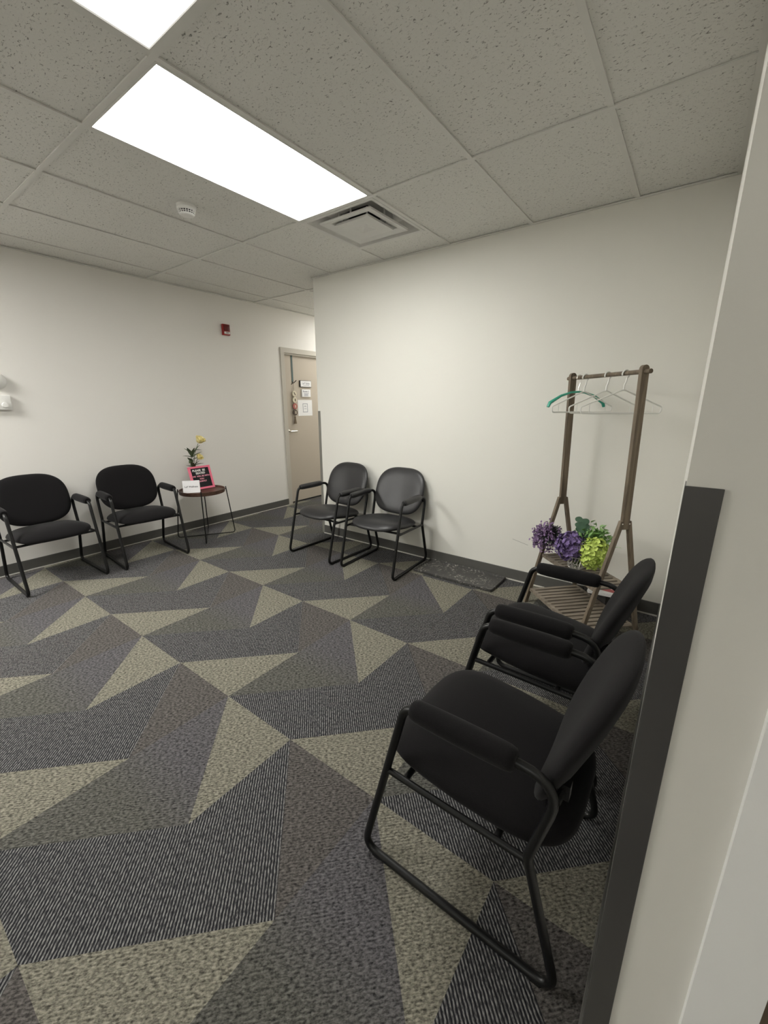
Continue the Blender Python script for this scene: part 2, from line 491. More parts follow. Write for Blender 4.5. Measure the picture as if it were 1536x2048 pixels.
# wall angle around the room
bm = bmesh.new()
box(bm, XB, XB + 0.020, YS, YN, HC - 0.002, HC + 0.004); box(bm, XE, XC, YA - 0.020, YA, HC - 0.002, HC + 0.004)
box(bm, XC - 0.020, XC, YC, YA - 0.02, HC - 0.002, HC + 0.004)
struct(bm, 'trim_3', MT['tee'], smooth=False)

# ---- baseboards with a thin pale strip at the carpet edge
BH = 0.092
def baseboard(name, x0, x1, y0, y1):
    bm = bmesh.new(); box(bm, x0, x1, y0, y1, 0.006, BH, bevel=0.0015, seg=1)
    return struct(bm, name, MT['base'], smooth=False)
baseboard('baseboard_left', XB, XB + 0.009, YS, DY0 - fw + 0.008)
baseboard('baseboard_back', XE + 0.034, XC, YA - 0.009, YA)
baseboard('baseboard_right', XC - 0.007, XC, YC + 0.034, YA - 0.009)
bm = bmesh.new()
box(bm, XB, XB + 0.015, YS, DY0 - fw + 0.008, 0.0, 0.007); box(bm, XE + 0.034, XC, YA - 0.017, YA, 0.0, 0.008)
struct(bm, 'trim_4', MT['palestrip'], smooth=False)

# ---- corner guards
def guard(name, x, y, mat, label, ztop):
    # x, y: wall corner; faces -Y by the width and along the adjoining face
    bm = bmesh.new(); wd, tk = 0.032, 0.0012
    box(bm, x - tk, x + wd, y - 0.003, y, 0, ztop, bevel=0.0005, seg=1)
    box(bm, x - tk, x, y, y + wd, 0, ztop)
    o = finish(bm, name, MT[mat], smooth=False)
    return tag(o, label, 'corner guard', 'corner guards')
guard('corner_guard', XC, YC, 'guard', 'dark plastic corner guard on the near wall end at the right', GZ)
guard('corner_guard', XE, YA, 'guardfar', 'grey corner guard on the far wall edge beside the taupe door', GZ)

# ------------------------------------------------------------------ luminaires
def luminaire(i, j, strength, label):
    x, y = X0 + (i + .5) * T, Y0 + (j + 1) * T
    t = thing('ceiling_light', label, 'ceiling light', (x, y, HC), 0, 'flush ceiling light panels')
    hx, hy = T / 2 - gw, T - gw
    bm = bmesh.new(); f = 0.010
    for a, b, c, d in ((-hx, -hx + f, -hy, hy), (hx - f, hx, -hy, hy), (-hx + f, hx - f, -hy, -hy + f), (-hx + f, hx - f, hy - f, hy)):
        box(bm, a, b, c, d, -0.001, 0.03)
    finish(bm, 'light_frame', MT['tee'], t, smooth=False)
    bm = bmesh.new(); box(bm, -hx + f, hx - f, -hy + f, hy - f, 0.004, 0.02)
    finish(bm, 'diffuser', mat_emit('diffuser_glow_%d' % int(strength * 10), strength), t, smooth=False)
    return t
luminaire(0, -2, PANEL_MAIN, 'bright white rectangular ceiling light seen whole, beside the square air vent')
luminaire(1, -4, PANEL_NEAR, 'white ceiling light panel cut off by the top edge of the photo')
luminaire(-3, 4, PANEL_HALL, 'white ceiling light panel over the corridor by the taupe door')
luminaire(-3, -6, PANEL_LEFT, 'white ceiling light panel over the near left part of the room')
luminaire(3, -8, PANEL_FILL, 'added unseen white fill panel behind the viewer near the brown door')  # added out of view to brighten the end face of the right wall

# ------------------------------------------------------------------ air vent
t = thing('air_vent', 'square white ceiling air diffuser with stepped plates next to the light', 'air vent', (X0 + T / 2, Y0 + T / 2, HC))
h = T / 2 - gw
def square_rings(bm, prof):
    rings = [[bm.verts.new((sx * a, sy * a, z)) for sx, sy in ((-1, -1), (1, -1), (1, 1), (-1, 1))] for a, z in prof]
    for a, b in zip(rings, rings[1:]):
        for k in range(4): bm.faces.new((a[k], a[(k + 1) % 4], b[(k + 1) % 4], b[k]))
    return rings
bm = bmesh.new(); square_rings(bm, [(h, 0.010), (h, -0.002), (h - 0.022, -0.002), (h - 0.030, 0.012), (0.20, 0.060), (0.115, 0.062), (0.115, 0.13)])
finish(bm, 'vent_frame', MT['vent'], t, smooth=False)
bm = bmesh.new(); lathe(bm, [(0.114, 0.061), (0.114, 0.12), (0, 0.12)], 32)
finish(bm, 'duct', MT['duct'], t)
bm = bmesh.new(); square_rings(bm, [(0.212, 0.004), (0.210, -0.006), (0.158, 0.004), (0.130, 0.030), (0.133, 0.032), (0.160, 0.008), (0.212, 0.004)])
finish(bm, 'vent_ring', MT['vent'], t, smooth=False)
bm = bmesh.new()
r_ = square_rings(bm, [(0.138, 0.004), (0.140, -0.010), (0.125, -0.0105), (0.056, -0.011)])
apex = bm.verts.new((0.0, 0.0, 0.004))
for k in range(4): bm.faces.new((r_[-1][k], r_[-1][(k + 1) % 4], apex))
bm.faces.new(r_[0][::-1])
finish(bm, 'vent_plate', MT['vent'], t, smooth=False)
for sx, sy in ((-1, -1), (1, -1), (1, 1), (-1, 1)):
    for px, py in ((0.2, 0.05), (0.05, 0.2), (0.1, 0.1)):
        bm = bmesh.new(); tube(bm, [(sx * px, sy * py, 0.0), (sx * px, sy * py, 0.061)], 0.006, 8)
        finish(bm, 'hanger_post', MT['vent'], t)

# ------------------------------------------------------------------ smoke detector
t = thing('smoke_detector', 'round white smoke detector with a slotted rim on the ceiling', 'smoke detector', (-2.672, 1.605, HC + 0.007))
bm = bmesh.new(); lathe(bm, [(0, 0), (0.058, 0), (0.058, -0.008), (0.055, -0.014), (0.0, -0.014)], 40)
finish(bm, 'base_plate', MT['white'], t)
bm = bmesh.new(); lathe(bm, [(0.054, -0.0135), (0.053, -0.026), (0.048, -0.029), (0.046, -0.029)], 40)
lathe(bm, [(0.044, -0.044), (0.040, -0.050), (0.030, -0.053), (0.0, -0.054)], 40)
lathe(bm, [(0.0475, -0.0365), (0.044, -0.0365), (0.044, -0.0385), (0.0465, -0.0385), (0.0475, -0.0365)], 40)
for k in range(20):
    a = 2 * PI * k / 20
    tube(bm, [(0.0475 * math.cos(a), 0.0475 * math.sin(a), -0.028), (0.0435 * math.cos(a), 0.0435 * math.sin(a), -0.045)], 0.0022, 6)
finish(bm, 'slotted_cover', MT['white'], t)
bm = bmesh.new(); lathe(bm, [(0, -0.014), (0.038, -0.014), (0.036, -0.045), (0, -0.045)], 32)
finish(bm, 'sensor_core', MT['duct'], t)

# ------------------------------------------------------------------ left wall fittings
t = thing('fire_alarm_strobe', 'small red fire alarm unit with a pale strip high on the left wall', 'fire alarm', (XB, 2.968, 2.187))
bm = bmesh.new(); box(bm, 0.0, 0.034, -0.045, 0.045, -0.058, 0.058, bevel=0.006); finish(bm, 'housing', MT['red'], t)
bm = bmesh.new(); box(bm, 0.033, 0.046, -0.036, 0.036, -0.010, 0.050, bevel=0.005); finish(bm, 'sounder_grille', MT['dred'], t)
bm = bmesh.new(); box(bm, 0.033, 0.044, -0.034, 0.034, -0.046, -0.022, bevel=0.003); finish(bm, 'strobe_lens', MT['white'], t)
text_obj('FIRE', 0.018, MT['dred'], 'lettering', t, Matrix.Translation((0.0445, 0, -0.034)) @ Matrix(((0, 0, 1, 0), (1, 0, 0, 0), (0, 1, 0, 0), (0, 0, 0, 1))))
t = thing('wall_control', 'white rectangular wall control with a round knob at the left edge', 'wall control', (XB, 0.888, 1.396))
bm = bmesh.new(); box(bm, 0, 0.030, -0.075, 0.075, -0.055, 0.058, bevel=0.005); finish(bm, 'control_body', MT['white'], t)
bm = bmesh.new(); lathe(bm, [(0, 0), (0.020, 0), (0.018, 0.014), (0.0, 0.016)], 24)
bmesh.ops.transform(bm, matrix=Matrix.Translation((0.030, 0.032, -0.018)) @ m90, verts=bm.verts); finish(bm, 'knob', MT['white'], t)
t = thing('motion_sensor', 'round white dome fixed on the wall just above the control plate', 'sensor', (XB, 0.905, 1.560))
bm = bmesh.new(); lathe(bm, [(0, 0), (0.062, 0), (0.062, 0.012), (0.052, 0.030), (0.030, 0.042), (0, 0.046)], 32)
bmesh.ops.transform(bm, matrix=m90, verts=bm.verts); finish(bm, 'sensor_dome', MT['white'], t)

# ------------------------------------------------------------------ things on the far door
XD = XB - 0.036
MXY = Matrix(((0, 0, 1, 0), (1, 0, 0, 0), (0, 1, 0, 0), (0, 0, 0, 1)))   # text plane -> wall plane facing +X
def sign(name, label, y0, y1, z0, z1, frame, th=0.012):
    t = thing(name, label, 'sign', (XD, (y0 + y1) / 2, (z0 + z1) / 2))
    a, b = (y1 - y0) / 2, (z1 - z0) / 2
    if frame:
        bm = bmesh.new(); box(bm, 0, th, -a, a, -b, b, bevel=0.003, seg=1); finish(bm, 'backing', MT['ink'], t)
        bm = bmesh.new(); box(bm, th - 0.001, th + 0.003, -a + 0.010, a - 0.006, -b + 0.006, b - 0.006, bevel=0.002, seg=1); finish(bm, 'face_plate', MT['paper'], t)
    else:
        bm = bmesh.new(); box(bm, 0, th, -a, a, -b, b); finish(bm, 'sheet', MT['paper'], t, smooth=False)
    return t, a, b, th + (0.0032 if frame else 0.0004)
def bar(t, x, y0, y1, z, h, m='grey_ink'):
    bm = bmesh.new(); box(bm, x - 0.0003, x + 0.0005, y0, y1, z - h / 2, z + h / 2); finish(bm, 'print_line', MT[m], t, smooth=False)
t, a, b, x = sign('door_sign', 'white nameplate in a dark frame, topmost of the signs on the taupe door', 4.073, 4.287, 1.600, 1.690, True, 0.016)
text_obj('LaF Suite', 0.038, MT['grey_ink'], 'lettering', t, Matrix.Translation((x, 0.0, 0.006)) @ MXY, bold=0.0004)
bar(t, x, -0.05, 0.06, -0.021, 0.005)
t, a, b, x = sign('door_sign', 'small white plaque on the taupe door between nameplate and paper notice', 4.106, 4.268, 1.472, 1.572, False, 0.014)
text_obj('Room 2', 0.034, MT['grey_ink'], 'lettering', t, Matrix.Translation((x, -0.008, 0.022)) @ MXY, bold=0.0006)
bar(t, x, -0.045, 0.045, -0.006, 0.007); bar(t, x, -0.04, 0.03, -0.020, 0.007); bar(t, x, -0.045, 0.035, -0.034, 0.007)
t, a, b, x = sign('paper_notice', 'white square paper notice taped to the taupe door with a small framed print', 4.03, 4.298, 1.214, 1.430, False, 0.0016)
bm = bmesh.new()
for y0, y1, z0, z1 in ((-0.045, -0.038, -0.06, 0.06), (0.038, 0.045, -0.06, 0.06), (-0.038, 0.038, 0.053, 0.06), (-0.038, 0.038, -0.06, -0.053)):
    box(bm, x - 0.0003, x + 0.0006, y0, y1, z0, z1)
finish(bm, 'printed_border', MT['grey_ink'], t, smooth=False)
for z, l in ((0.028, 0.014), (0.018, 0.02), (-0.012, 0.022)): bar(t, x, -l, l, z, 0.005)

t = thing('door_hanging', 'hanging string of round wooden discs on a teal ribbon, ending in a tassel', 'door decoration', (XD, 3.96, 1.5))
bm = bmesh.new(); box(bm, 0.001, 0.004, -0.017, 0.010, 0.165, DH - 0.018 - 1.5); finish(bm, 'ribbon', MT['ribbon'], t, smooth=False)
bm = bmesh.new(); tube(bm, fillet([(0.006, -0.015, 0.165), (0.010, 0.005, 0.150), (0.030, 0.038, 0.185)], 0.02), 0.005, 8)
tube(bm, [(0.004, -0.03, 0.13), (0.008, 0.0, 0.16)], 0.004, 6); finish(bm, 'hook', MT['dark'], t)
bm = bmesh.new(); tube(bm, [(0.009, 0.0, 0.155), (0.010, 0.0, -0.02), (0.010, 0.0, -0.30)], 0.0022, 6)
lathe(bm, [(0, 0.006), (0.006, 0), (0, -0.006)], 8, origin=(0.011, 0, 0.075)); finish(bm, 'cord', MT['jute'], t)
for k, (z, m, c) in enumerate(((0.010, 'cream', 'H'), (-0.072, 'cream', 'O'), (-0.155, 'pinkbead', 'M'), (-0.237, 'darkbead', 'E'))):
    bm = bmesh.new(); lathe(bm, [(0, 0), (0.036, 0), (0.040, 0.004), (0.040, 0.010), (0.036, 0.014), (0.0, 0.014)], 28)
    bmesh.ops.transform(bm, matrix=Matrix.Translation((0.012, 0, z)) @ m90, verts=bm.verts)
    dd = finish(bm, 'disc', MT[m], t)
    if k == 0:
        bm = bmesh.new(); box(bm, 0.0255, 0.0272, -0.006, 0.006, -0.022, 0.022, mx=Matrix.Translation((0, 0, z)) @ Matrix.Rotation(0.6, 4, 'X'))
        finish(bm, 'disc_mark', MT['darkbead'], dd, smooth=False)
    else:
        bm = bmesh.new(); box(bm, 0.0255, 0.0272, -0.004, 0.012, z - 0.018, z + 0.018); finish(bm, 'disc_mark', MT['cream' if k > 1 else 'darkbead'], dd, smooth=False)
bm = bmesh.new(); lathe(bm, [(0, -0.285), (0.009, -0.29), (0.012, -0.305), (0.010, -0.315), (0.020, -0.385), (0.018, -0.388), (0, -0.385)], 14, origin=(0.02, -0.008, 0))
finish(bm, 'tassel', MT['jute'], t)

# ------------------------------------------------------------------ armchairs
def arm_chair(name, label, group, vinyl):
    t = thing(name, label, 'chair', group=group)
    cm = MT['vinyl'] if vinyl else MT['fabric']
    hw = 0.263; r = 0.0118
    FF, AF, AR, K, RF = (0.588, r), (0.440, 0.612), (0.036, 0.612), (0.094, 0.368), (-0.006, r)
    def P3(s, p): return (s * hw, -p[0], p[1])
    for s in (-1, 1):
        bm = bmesh.new()
        tube(bm, fillet([P3(s, p) for p in (FF, AF, AR, K, RF)], [0.045, 0.05, 0.075, 0.06, 0.045], True, 7), r, 12, closed=True)
        tube(bm, [(s * hw, -0.498, 0.366), (s * hw, -0.094, 0.358)], 0.0095, 10)
        for u in (0.54, 0.04): box(bm, s * hw - 0.009, s * hw + 0.009, -u - 0.012, -u + 0.012, 0.0, 0.004)
        finish(bm, 'side_frame', MT['metal'], t)
        bm = bmesh.new()
        ra = 0.0265 if vinyl else 0.0315
        zc = 0.612 + 0.003
        us = [0.418, 0.412, 0.396, 0.36, 0.29, 0.21, 0.16, 0.146, 0.140]
        rs = [0.62, 0.82, 0.92, 0.97, 1.0, 1.0, 0.95, 0.85, 0.62]
        tube(bm, [(s * hw, -u, zc) for u in us], [ra * q for q in rs], 20)
        finish(bm, 'armrest_pad', cm, t)
    for u, z in ((0.44, 0.362), (0.17, 0.358)):
        bm = bmesh.new(); tube(bm, [(-hw, -u, z), (hw, -u, z)], 0.0095, 10); finish(bm, 'cross_bar', MT['metal'], t)
    # seat cushion: domed, front edge rolled down
    def sfn(x, y, z):
        u = (0.280 if not vinyl else 0.292) - y                      # y>0 towards the back
        zz = 0.392 + z + 0.028 * (u - 0.285) / 0.25
        zz -= 0.024 * max(0.0, (u - 0.40) / 0.13) ** 2
        if vinyl and z > 0: zz -= 0.010 * math.exp(-((x / 0.16) ** 2 + ((u - 0.25) / 0.13) ** 2))
        return (x, -u, zz)
    bm = bmesh.new()
    cushion(bm, 0.252, 0.272 if not vinyl else 0.255, 4.0 if not vinyl else 2.9, 0.064 if not vinyl else 0.052, 0.034, sfn, 72, 3.4, lambda x, y: (x * (1.0 - 0.06 * max(0, y / 0.25)), y))
    finish(bm, 'seat', cm, t, angle=60)
    # backrest: wide rounded shield, hollowed sideways, leaning
    def bfn(x, y, z):
        zz = 0.6235 + y * 0.983
        u = 0.028 - 0.370 * y + 0.36 * x * x + z
        if vinyl and z > 0: u -= 0.012 * math.exp(-((x / 0.15) ** 2 + ((y + 0.02) / 0.15) ** 2))
        return (x, -u, zz)
    def bout(x, y):
        k = y / 0.205
        return (x * (1.0 - (0.10 if vinyl else 0.07) * max(0, -k) ** 2 - (0.09 if vinyl else 0.05) * max(0, k) ** 2), y)
    bm = bmesh.new(); cushion(bm, 0.250, 0.203, 3.0 if not vinyl else 3.2, 0.032, 0.028, bfn, 72, 7.0, bout)
    finish(bm, 'backrest', cm, t, angle=60)
    for s in (-1, 1):
        bm = bmesh.new(); box(bm, s * 0.215 - 0.012, s * 0.215 + 0.012, -0.052, -0.030, 0.54, 0.58)
        tube(bm, [(s * 0.215, -0.044, 0.56), (s * hw, -0.048, 0.56)], 0.008, 8); finish(bm, 'back_bracket', MT['metal'], t)
    return t
c1 = arm_chair('armchair', 'black fabric armchair at the left photo edge, leftmost along the left wall', 'black fabric armchairs', False)
c1.location = (-4.335, 0.937, 0); c1.rotation_euler.z = PI / 2
duplicate(c1, (-4.275, 1.641, 0), math.radians(85.5), 'black fabric armchair against the left wall directly beside the small round table')
duplicate(c1, (-0.090, 1.688, 0), -PI / 2, 'black fabric armchair between the nearest chair and the wooden coat rack')
duplicate(c1, (-0.066, 1.043, 0), -PI / 2, 'nearest and largest black fabric armchair, its back by the corner guard')
c3 = arm_chair('armchair', 'black vinyl armchair close to the taupe door, left of its smooth twin', 'black vinyl armchairs', True)
c3.location = (-2.655, 3.030, 0); c3.rotation_euler.z = math.radians(-1.5)
duplicate(c3, (-2.055, 3.060, 0), math.radians(3.2), 'black vinyl armchair beside the boot tray on the floor')

# ------------------------------------------------------------------ side table
TX, TY, TZ = -4.05, 2.27, 0.503
t = thing('side_table', 'small round walnut tray table on thin black wire legs by the left wall', 'side table', (TX, TY, 0))
bm = bmesh.new()
lathe(bm, [(0, TZ - 0.022), (0.216, TZ - 0.022), (0.222, TZ - 0.018), (0.226, TZ + 0.016), (0.220, TZ + 0.018), (0.213, TZ), (0, TZ)], 64)
finish(bm, 'tray_top', MT['walnut'], t)
for k in range(2):
    a = math.radians(-33 + 90 * k); dx, dy = math.cos(a), math.sin(a); zb = 0.0055 + 0.0045 * 0
    ro, ri = 0.285, 0.232
    bm = bmesh.new()
    z0 = 0.0058 + k * 0.0112
    pts = fillet([(-dx * ri, -dy * ri, TZ + 0.03), (-dx * ro, -dy * ro, z0), (dx * ro, dy * ro, z0), (dx * ri, dy * ri, TZ + 0.03)], [0, 0.03, 0.03, 0], False, 6)
    tube(bm, pts, 0.0056, 8)
    for s in (-1, 1):
        tube(bm, [(s * dx * 0.222, s * dy * 0.222, TZ + 0.004), (s * dx * 0.236, s * dy * 0.236, TZ + 0.004)], 0.005, 8)
    finish(bm, 'wire_leg', MT['metal'], t)

# letter board
BX, BY, BZ = -4.092, 2.325, TZ + 0.0065
t = thing('letter_board', 'pink framed black letter board with white and pink letters on the round table', 'letter board', (BX, BY, BZ), 0)
lean = math.radians(-17)
LM = Matrix.Rotation(lean, 4, 'Y')
bw, bh, bt = 0.120, 0.245, 0.018
bm = bmesh.new(); fr = 0.020
for y0, y1, z0, z1 in ((-bw, -bw + fr, 0, bh), (bw - fr, bw, 0, bh), (-bw + fr, bw - fr, 0, fr), (-bw + fr, bw - fr, bh - fr, bh)):
    box(bm, -bt, 0.004, y0, y1, z0, z1)
bmesh.ops.transform(bm, matrix=LM, verts=bm.verts); finish(bm, 'pink_frame', MT['pink'], t, smooth=False)
bm = bmesh.new(); box(bm, -bt + 0.002, -0.004, -bw + fr, bw - fr, fr, bh - fr)
for k in range(20):
    z = fr + 0.006 + k * (bh - 2 * fr) / 20; box(bm, -0.0042, -0.0030, -bw + fr, bw - fr, z, z + 0.005)
bmesh.ops.transform(bm, matrix=LM, verts=bm.verts); finish(bm, 'felt_panel', MT['felt'], t, smooth=False)
for s, y, z, m in (('PLEASE  BE', -0.012, 0.200, 'white'), ('SEATED', 0.0, 0.170, 'white'), ('WE  WILL BE WITH', 0.0, 0.138, 'pinklet'), ('YOU', 0.0, 0.108, 'pinklet'), ('SHORTLY', 0.0, 0.082, 'pinklet')):
    text_obj(s, 0.030 if m == 'white' else 0.022, MT[m], 'letters', t, LM @ Matrix.Translation((-0.002, y, z)) @ MXY, 0.001, bold=0.0008)
bm = bmesh.new(); box(bm, -0.012, -0.006, 0.05, 0.09, -0.004, 0.14, mx=Matrix.Translation((-0.093, 0, 0.0)) @ Matrix.Rotation(math.radians(16), 4, 'Y'))
finish(bm, 'back_stay', MT['pink'], t, smooth=False)

# white card
cdir = math.atan2(-0.55, 0.83)
t = thing('card', 'white printed card leaning in front of the pink letter board', 'card', (-4.020, 2.140, TZ + 0.0012), cdir)
LM = Matrix.Rotation(math.radians(-9), 4, 'Y')
bm = bmesh.new(); box(bm, -0.003, 0, -0.080, 0.080, 0, 0.125, mx=LM); finish(bm, 'card_sheet', MT['paper'], t, smooth=False)
bm = bmesh.new(); box(bm, -0.002, 0, -0.080, 0.080, 0, 0.12, mx=Matrix.Translation((-0.040, 0, 0)) @ Matrix.Rotation(math.radians(9), 4, 'Y')); finish(bm, 'card_fold', MT['paper'], t, smooth=False)
text_obj('LaF Wellness', 0.0235, MT['ink'], 'lettering', t, LM @ Matrix.Translation((0.0005, 0, 0.062)) @ MXY, bold=0.0002)

# ------------------------------------------------------------------ flower helpers
def petal(bm, mx, L, W, curl, cup=0.25, nu=4, nv=3, mi=0, tip=0.35):
    g = []
    for i in range(nu + 1):
        s = i / nu
        wd = W * (math.sin(PI * (0.12 + 0.80 * s)) ** 0.8) * (1 - tip * s * s)
        row = []
        for j in range(nv + 1):
            q = 2 * j / nv - 1
            row.append(bm.verts.new(mx @ Vector((q * wd, L * (s - 0.15 * curl * s * s), curl * L * s * s * 0.6 + cup * wd * q * q))))
        g.append(row)
    for i in range(nu):
        for j in range(nv):
            bm.faces.new((g[i][j], g[i][j + 1], g[i + 1][j + 1], g[i + 1][j])).material_index = mi
def frame_to(d, spin=0.0):
    d = Vector(d).normalized(); q = Vector((0, 0, 1)).rotation_difference(d)
    return q.to_matrix().to_4x4() @ Matrix.Rotation(spin, 4, 'Z')
def hydrangea(bm, c, R_, n, size, squash=(1, 1, 1)):
    ga = PI * (3 - 5 ** .5)
    for k in range(n):
        z = 1 - 2 * (k + .5) / n; rr = math.sqrt(1 - z * z); a = k * ga
        d = Vector((rr * math.cos(a), rr * math.sin(a), z))
        pos = Vector((c[0] + d.x * R_ * squash[0], c[1] + d.y * R_ * squash[1], c[2] + d.z * R_ * squash[2])) + d * random.uniform(-0.020, 0.008)
        B = Matrix.Translation(pos) @ frame_to(d + Vector([random.uniform(-.6, .6) for _ in range(3)]), random.uniform(0, PI))
        for m in range(4):
            petal(bm, B @ Matrix.Rotation(m * PI / 2, 4, 'Z') @ Matrix.Rotation(random.uniform(0.05, 0.5), 4, 'X'), size * random.uniform(.85, 1.15), size * 0.52, 0.3, 0.2, 3, 2, tip=0.1)
def peony(bm, c, d, R_):
    B0 = Matrix.Translation(c) @ frame_to(d)
    for ring, (n, L, ang) in enumerate(((5, 0.55, 1.45), (7, 0.8, 1.15), (8, 1.0, 0.85), (9, 1.05, 0.5))):
        for k in range(n):
            petal(bm, B0 @ Matrix.Rotation(2 * PI * k / n + ring * .4, 4, 'Z') @ Matrix.Rotation(ang + random.uniform(-.1, .1), 4, 'X'), R_ * L, R_ * 0.42, 0.5 if ring > 1 else 0.9, 0.45, 4, 3, tip=0.1)
def leaf(bm, base, d, L, W, spin=0.0, curl=-0.25):
    d = Vector(d).normalized()
    side = d.cross(Vector((0, 0, 1)))
    if side.length < 0.1: side = Vector((1, 0, 0))
    side.normalize(); upv = side.cross(d)
    B = Matrix((side, d, upv)).transposed().to_4x4(); B.translation = base
    petal(bm, B @ Matrix.Rotation(spin, 4, 'Y'), L, W, curl, 0.3, 5, 2, tip=0.65)

# vase of yellow peonies
VX, VY = -4.222, 2.300
t = thing('flower_vase', 'glass vase with two yellow peonies and green leaves behind the letter board', 'vase of flowers', (VX, VY, TZ + 0.001))
bm = bmesh.new(); lathe(bm, [(0, 0), (0.030, 0), (0.034, 0.01), (0.033, 0.12), (0.026, 0.19), (0.029, 0.225), (0.0265, 0.225), (0.0235, 0.19), (0.030, 0.12), (0.031, 0.012), (0, 0.008)], 28)
finish(bm, 'glass_vase', MT['glass'], t)
bm = bmesh.new()
tube(bm, [(0, -0.005, 0.02), (0.0, 0.0, 0.20), (0.0, 0.025, 0.36), (0.01, 0.075, 0.47)], 0.0028, 6)
tube(bm, [(0.005, 0.005, 0.02), (0.003, 0.01, 0.20), (0.01, 0.03, 0.28), (0.015, 0.05, 0.315)], 0.0026, 6)
tube(bm, [(-0.005, 0, 0.02), (0.0, -0.008, 0.22), (0.0, -0.015, 0.38)], 0.0026, 6)
finish(bm, 'stems', MT['stem'], t)
bm = bmesh.new()
for b, d, L in [((0, 0.0, .33), (.1, -.7, .28), .105), ((0, -.01, .35), (.2, -.35, .8), .10), ((0, 0, .34), (.3, .05, .9), .095), ((0, 0, .33), (.2, .6, .45), .105),
                ((0, 0, .30), (.5, -.6, -.05), .09), ((0, 0, .31), (.5, .7, .25), .10), ((0, 0, .36), (.1, -.55, .6), .105), ((0, .03, .38), (.1, .35, .6), .09),
                ((0, 0, .22), (.2, -.6, .35), .10), ((0, 0, .22), (.3, .8, .15), .11), ((0, 0, .23), (.4, .3, .6), .09), ((0, 0, .22), (.3, -.3, .7), .09),
                ((0, 0, .24), (.5, .75, .35), .10), ((0, -.01, .28), (.3, -.5, .6), .09), ((0, 0, .21), (.5, -.4, .1), .07), ((0, .03, .40), (.2, .7, .1), .07)]:
    leaf(bm, Vector(b), d, L * 1.05, 0.026)
finish(bm, 'leaves', MT['leaf'], t)
bm = bmesh.new(); peony(bm, Vector((0.012, 0.082, 0.478)), (0.45, 0.20, 0.75), 0.078); finish(bm, 'peony_bloom', MT['petal'], t)
bm = bmesh.new(); peony(bm, Vector((0.018, 0.052, 0.312)), (0.6, 0.2, 0.55), 0.055); finish(bm, 'peony_bloom', MT['petal'], t)

# ------------------------------------------------------------------ coat rack
RX, RY, RT = -0.434, 2.723, -0.780
RWD, RH, RZJ, RS, RBT = 0.299, 1.543, 0.754, 0.200, -0.025
t = thing('coat_rack', 'weathered wooden coat rack with A-shaped legs and two slatted shelves', 'coat rack', (RX, RY, 0), RT)
for s in (-1, 1):
    bm = bmesh.new(); n = 10; pw, pt = 0.020, 0.011
    prof = [(-pw, RZJ - 0.03), (pw, RZJ - 0.03)] + [(pw * math.cos(PI * k / n), RH + 0.012 + pw * math.sin(PI * k / n)) for k in range(n + 1)]
    def sh(y, z): return y + RBT * (z - RZJ) / (RH - RZJ)
    fr_ = [bm.verts.new((s * RWD - pt, sh(y, z), z)) for y, z in prof]; bk = [bm.verts.new((s * RWD + pt, sh(y, z), z)) for y, z in prof]
    bm.faces.new(fr_); bm.faces.new(bk[::-1])
    for k in range(len(prof)): bm.faces.new((fr_[k], fr_[(k + 1) % len(prof)], bk[(k + 1) % len(prof)], bk[k]))
    finish(bm, 'post', MT['rack'], t, angle=30)
    for d in (-1, 1):
        bm = bmesh.new()
        y0, y1, zt = d * RS, d * 0.020, RZJ + 0.018
        lw, lt = 0.0125, 0.011
        a = [bm.verts.new((s * RWD + sx * lt, y0 + sy * lw, 0)) for sx, sy in ((-1, -1), (1, -1), (1, 1), (-1, 1))]
        b = [bm.verts.new((s * RWD + sx * lt, y1 + sy * lw, zt)) for sx, sy in ((-1, -1), (1, -1), (1, 1), (-1, 1))]
        bm.faces.new(a); bm.faces.new(b)
        for k in range(4): bm.faces.new((a[k], a[(k + 1) % 4], b[(k + 1) % 4], b[k]))
        bmesh.ops.bevel(bm, geom=list(bm.edges), offset=0.002, segments=1, affect='EDGES')
        leg_ = finish(bm, 'leg', MT['rack'], t)
        bm = bmesh.new(); lathe(bm, [(0, 0), (0.004, 0), (0.003, 0.002), (0, 0.0025)], 12)
        bmesh.ops.transform(bm, matrix=Matrix.Translation((s * (RWD + 0.011), d * 0.0215, RZJ + 0.002)) @ Matrix.Rotation(s * PI / 2, 4, 'Y'), verts=bm.verts)
        finish(bm, 'screw', MT['chrome'], leg_)
bm = bmesh.new(); tube(bm, [(-RWD - 0.045, RBT, RH), (RWD + 0.045, RBT, RH)], 0.0115, 16); finish(bm, 'hanging_rail', MT['rack'], t)
for zs in (0.107, 0.365):
    yd = RS * (1 - zs / RZJ)
    bm = bmesh.new()
    for d in (-1, 1): box(bm, -RWD + 0.010, RWD - 0.010, d * yd - 0.011, d * yd + 0.011, zs - 0.018, zs + 0.004, bevel=0.001, seg=1)
    n = 14
    for k in range(n):
        xk = -RWD + 0.030 + k * (2 * RWD - 0.060) / (n - 1)
        box(bm, xk - 0.0145, xk + 0.0145, -yd + 0.008, yd - 0.008, zs - 0.006, zs + 0.0045, bevel=0.001, seg=1)
    finish(bm, 'slatted_shelf', MT['slat'], t)
RM = Matrix.Translation((RX, RY, 0)) @ Matrix.Rotation(RT, 4, 'Z')

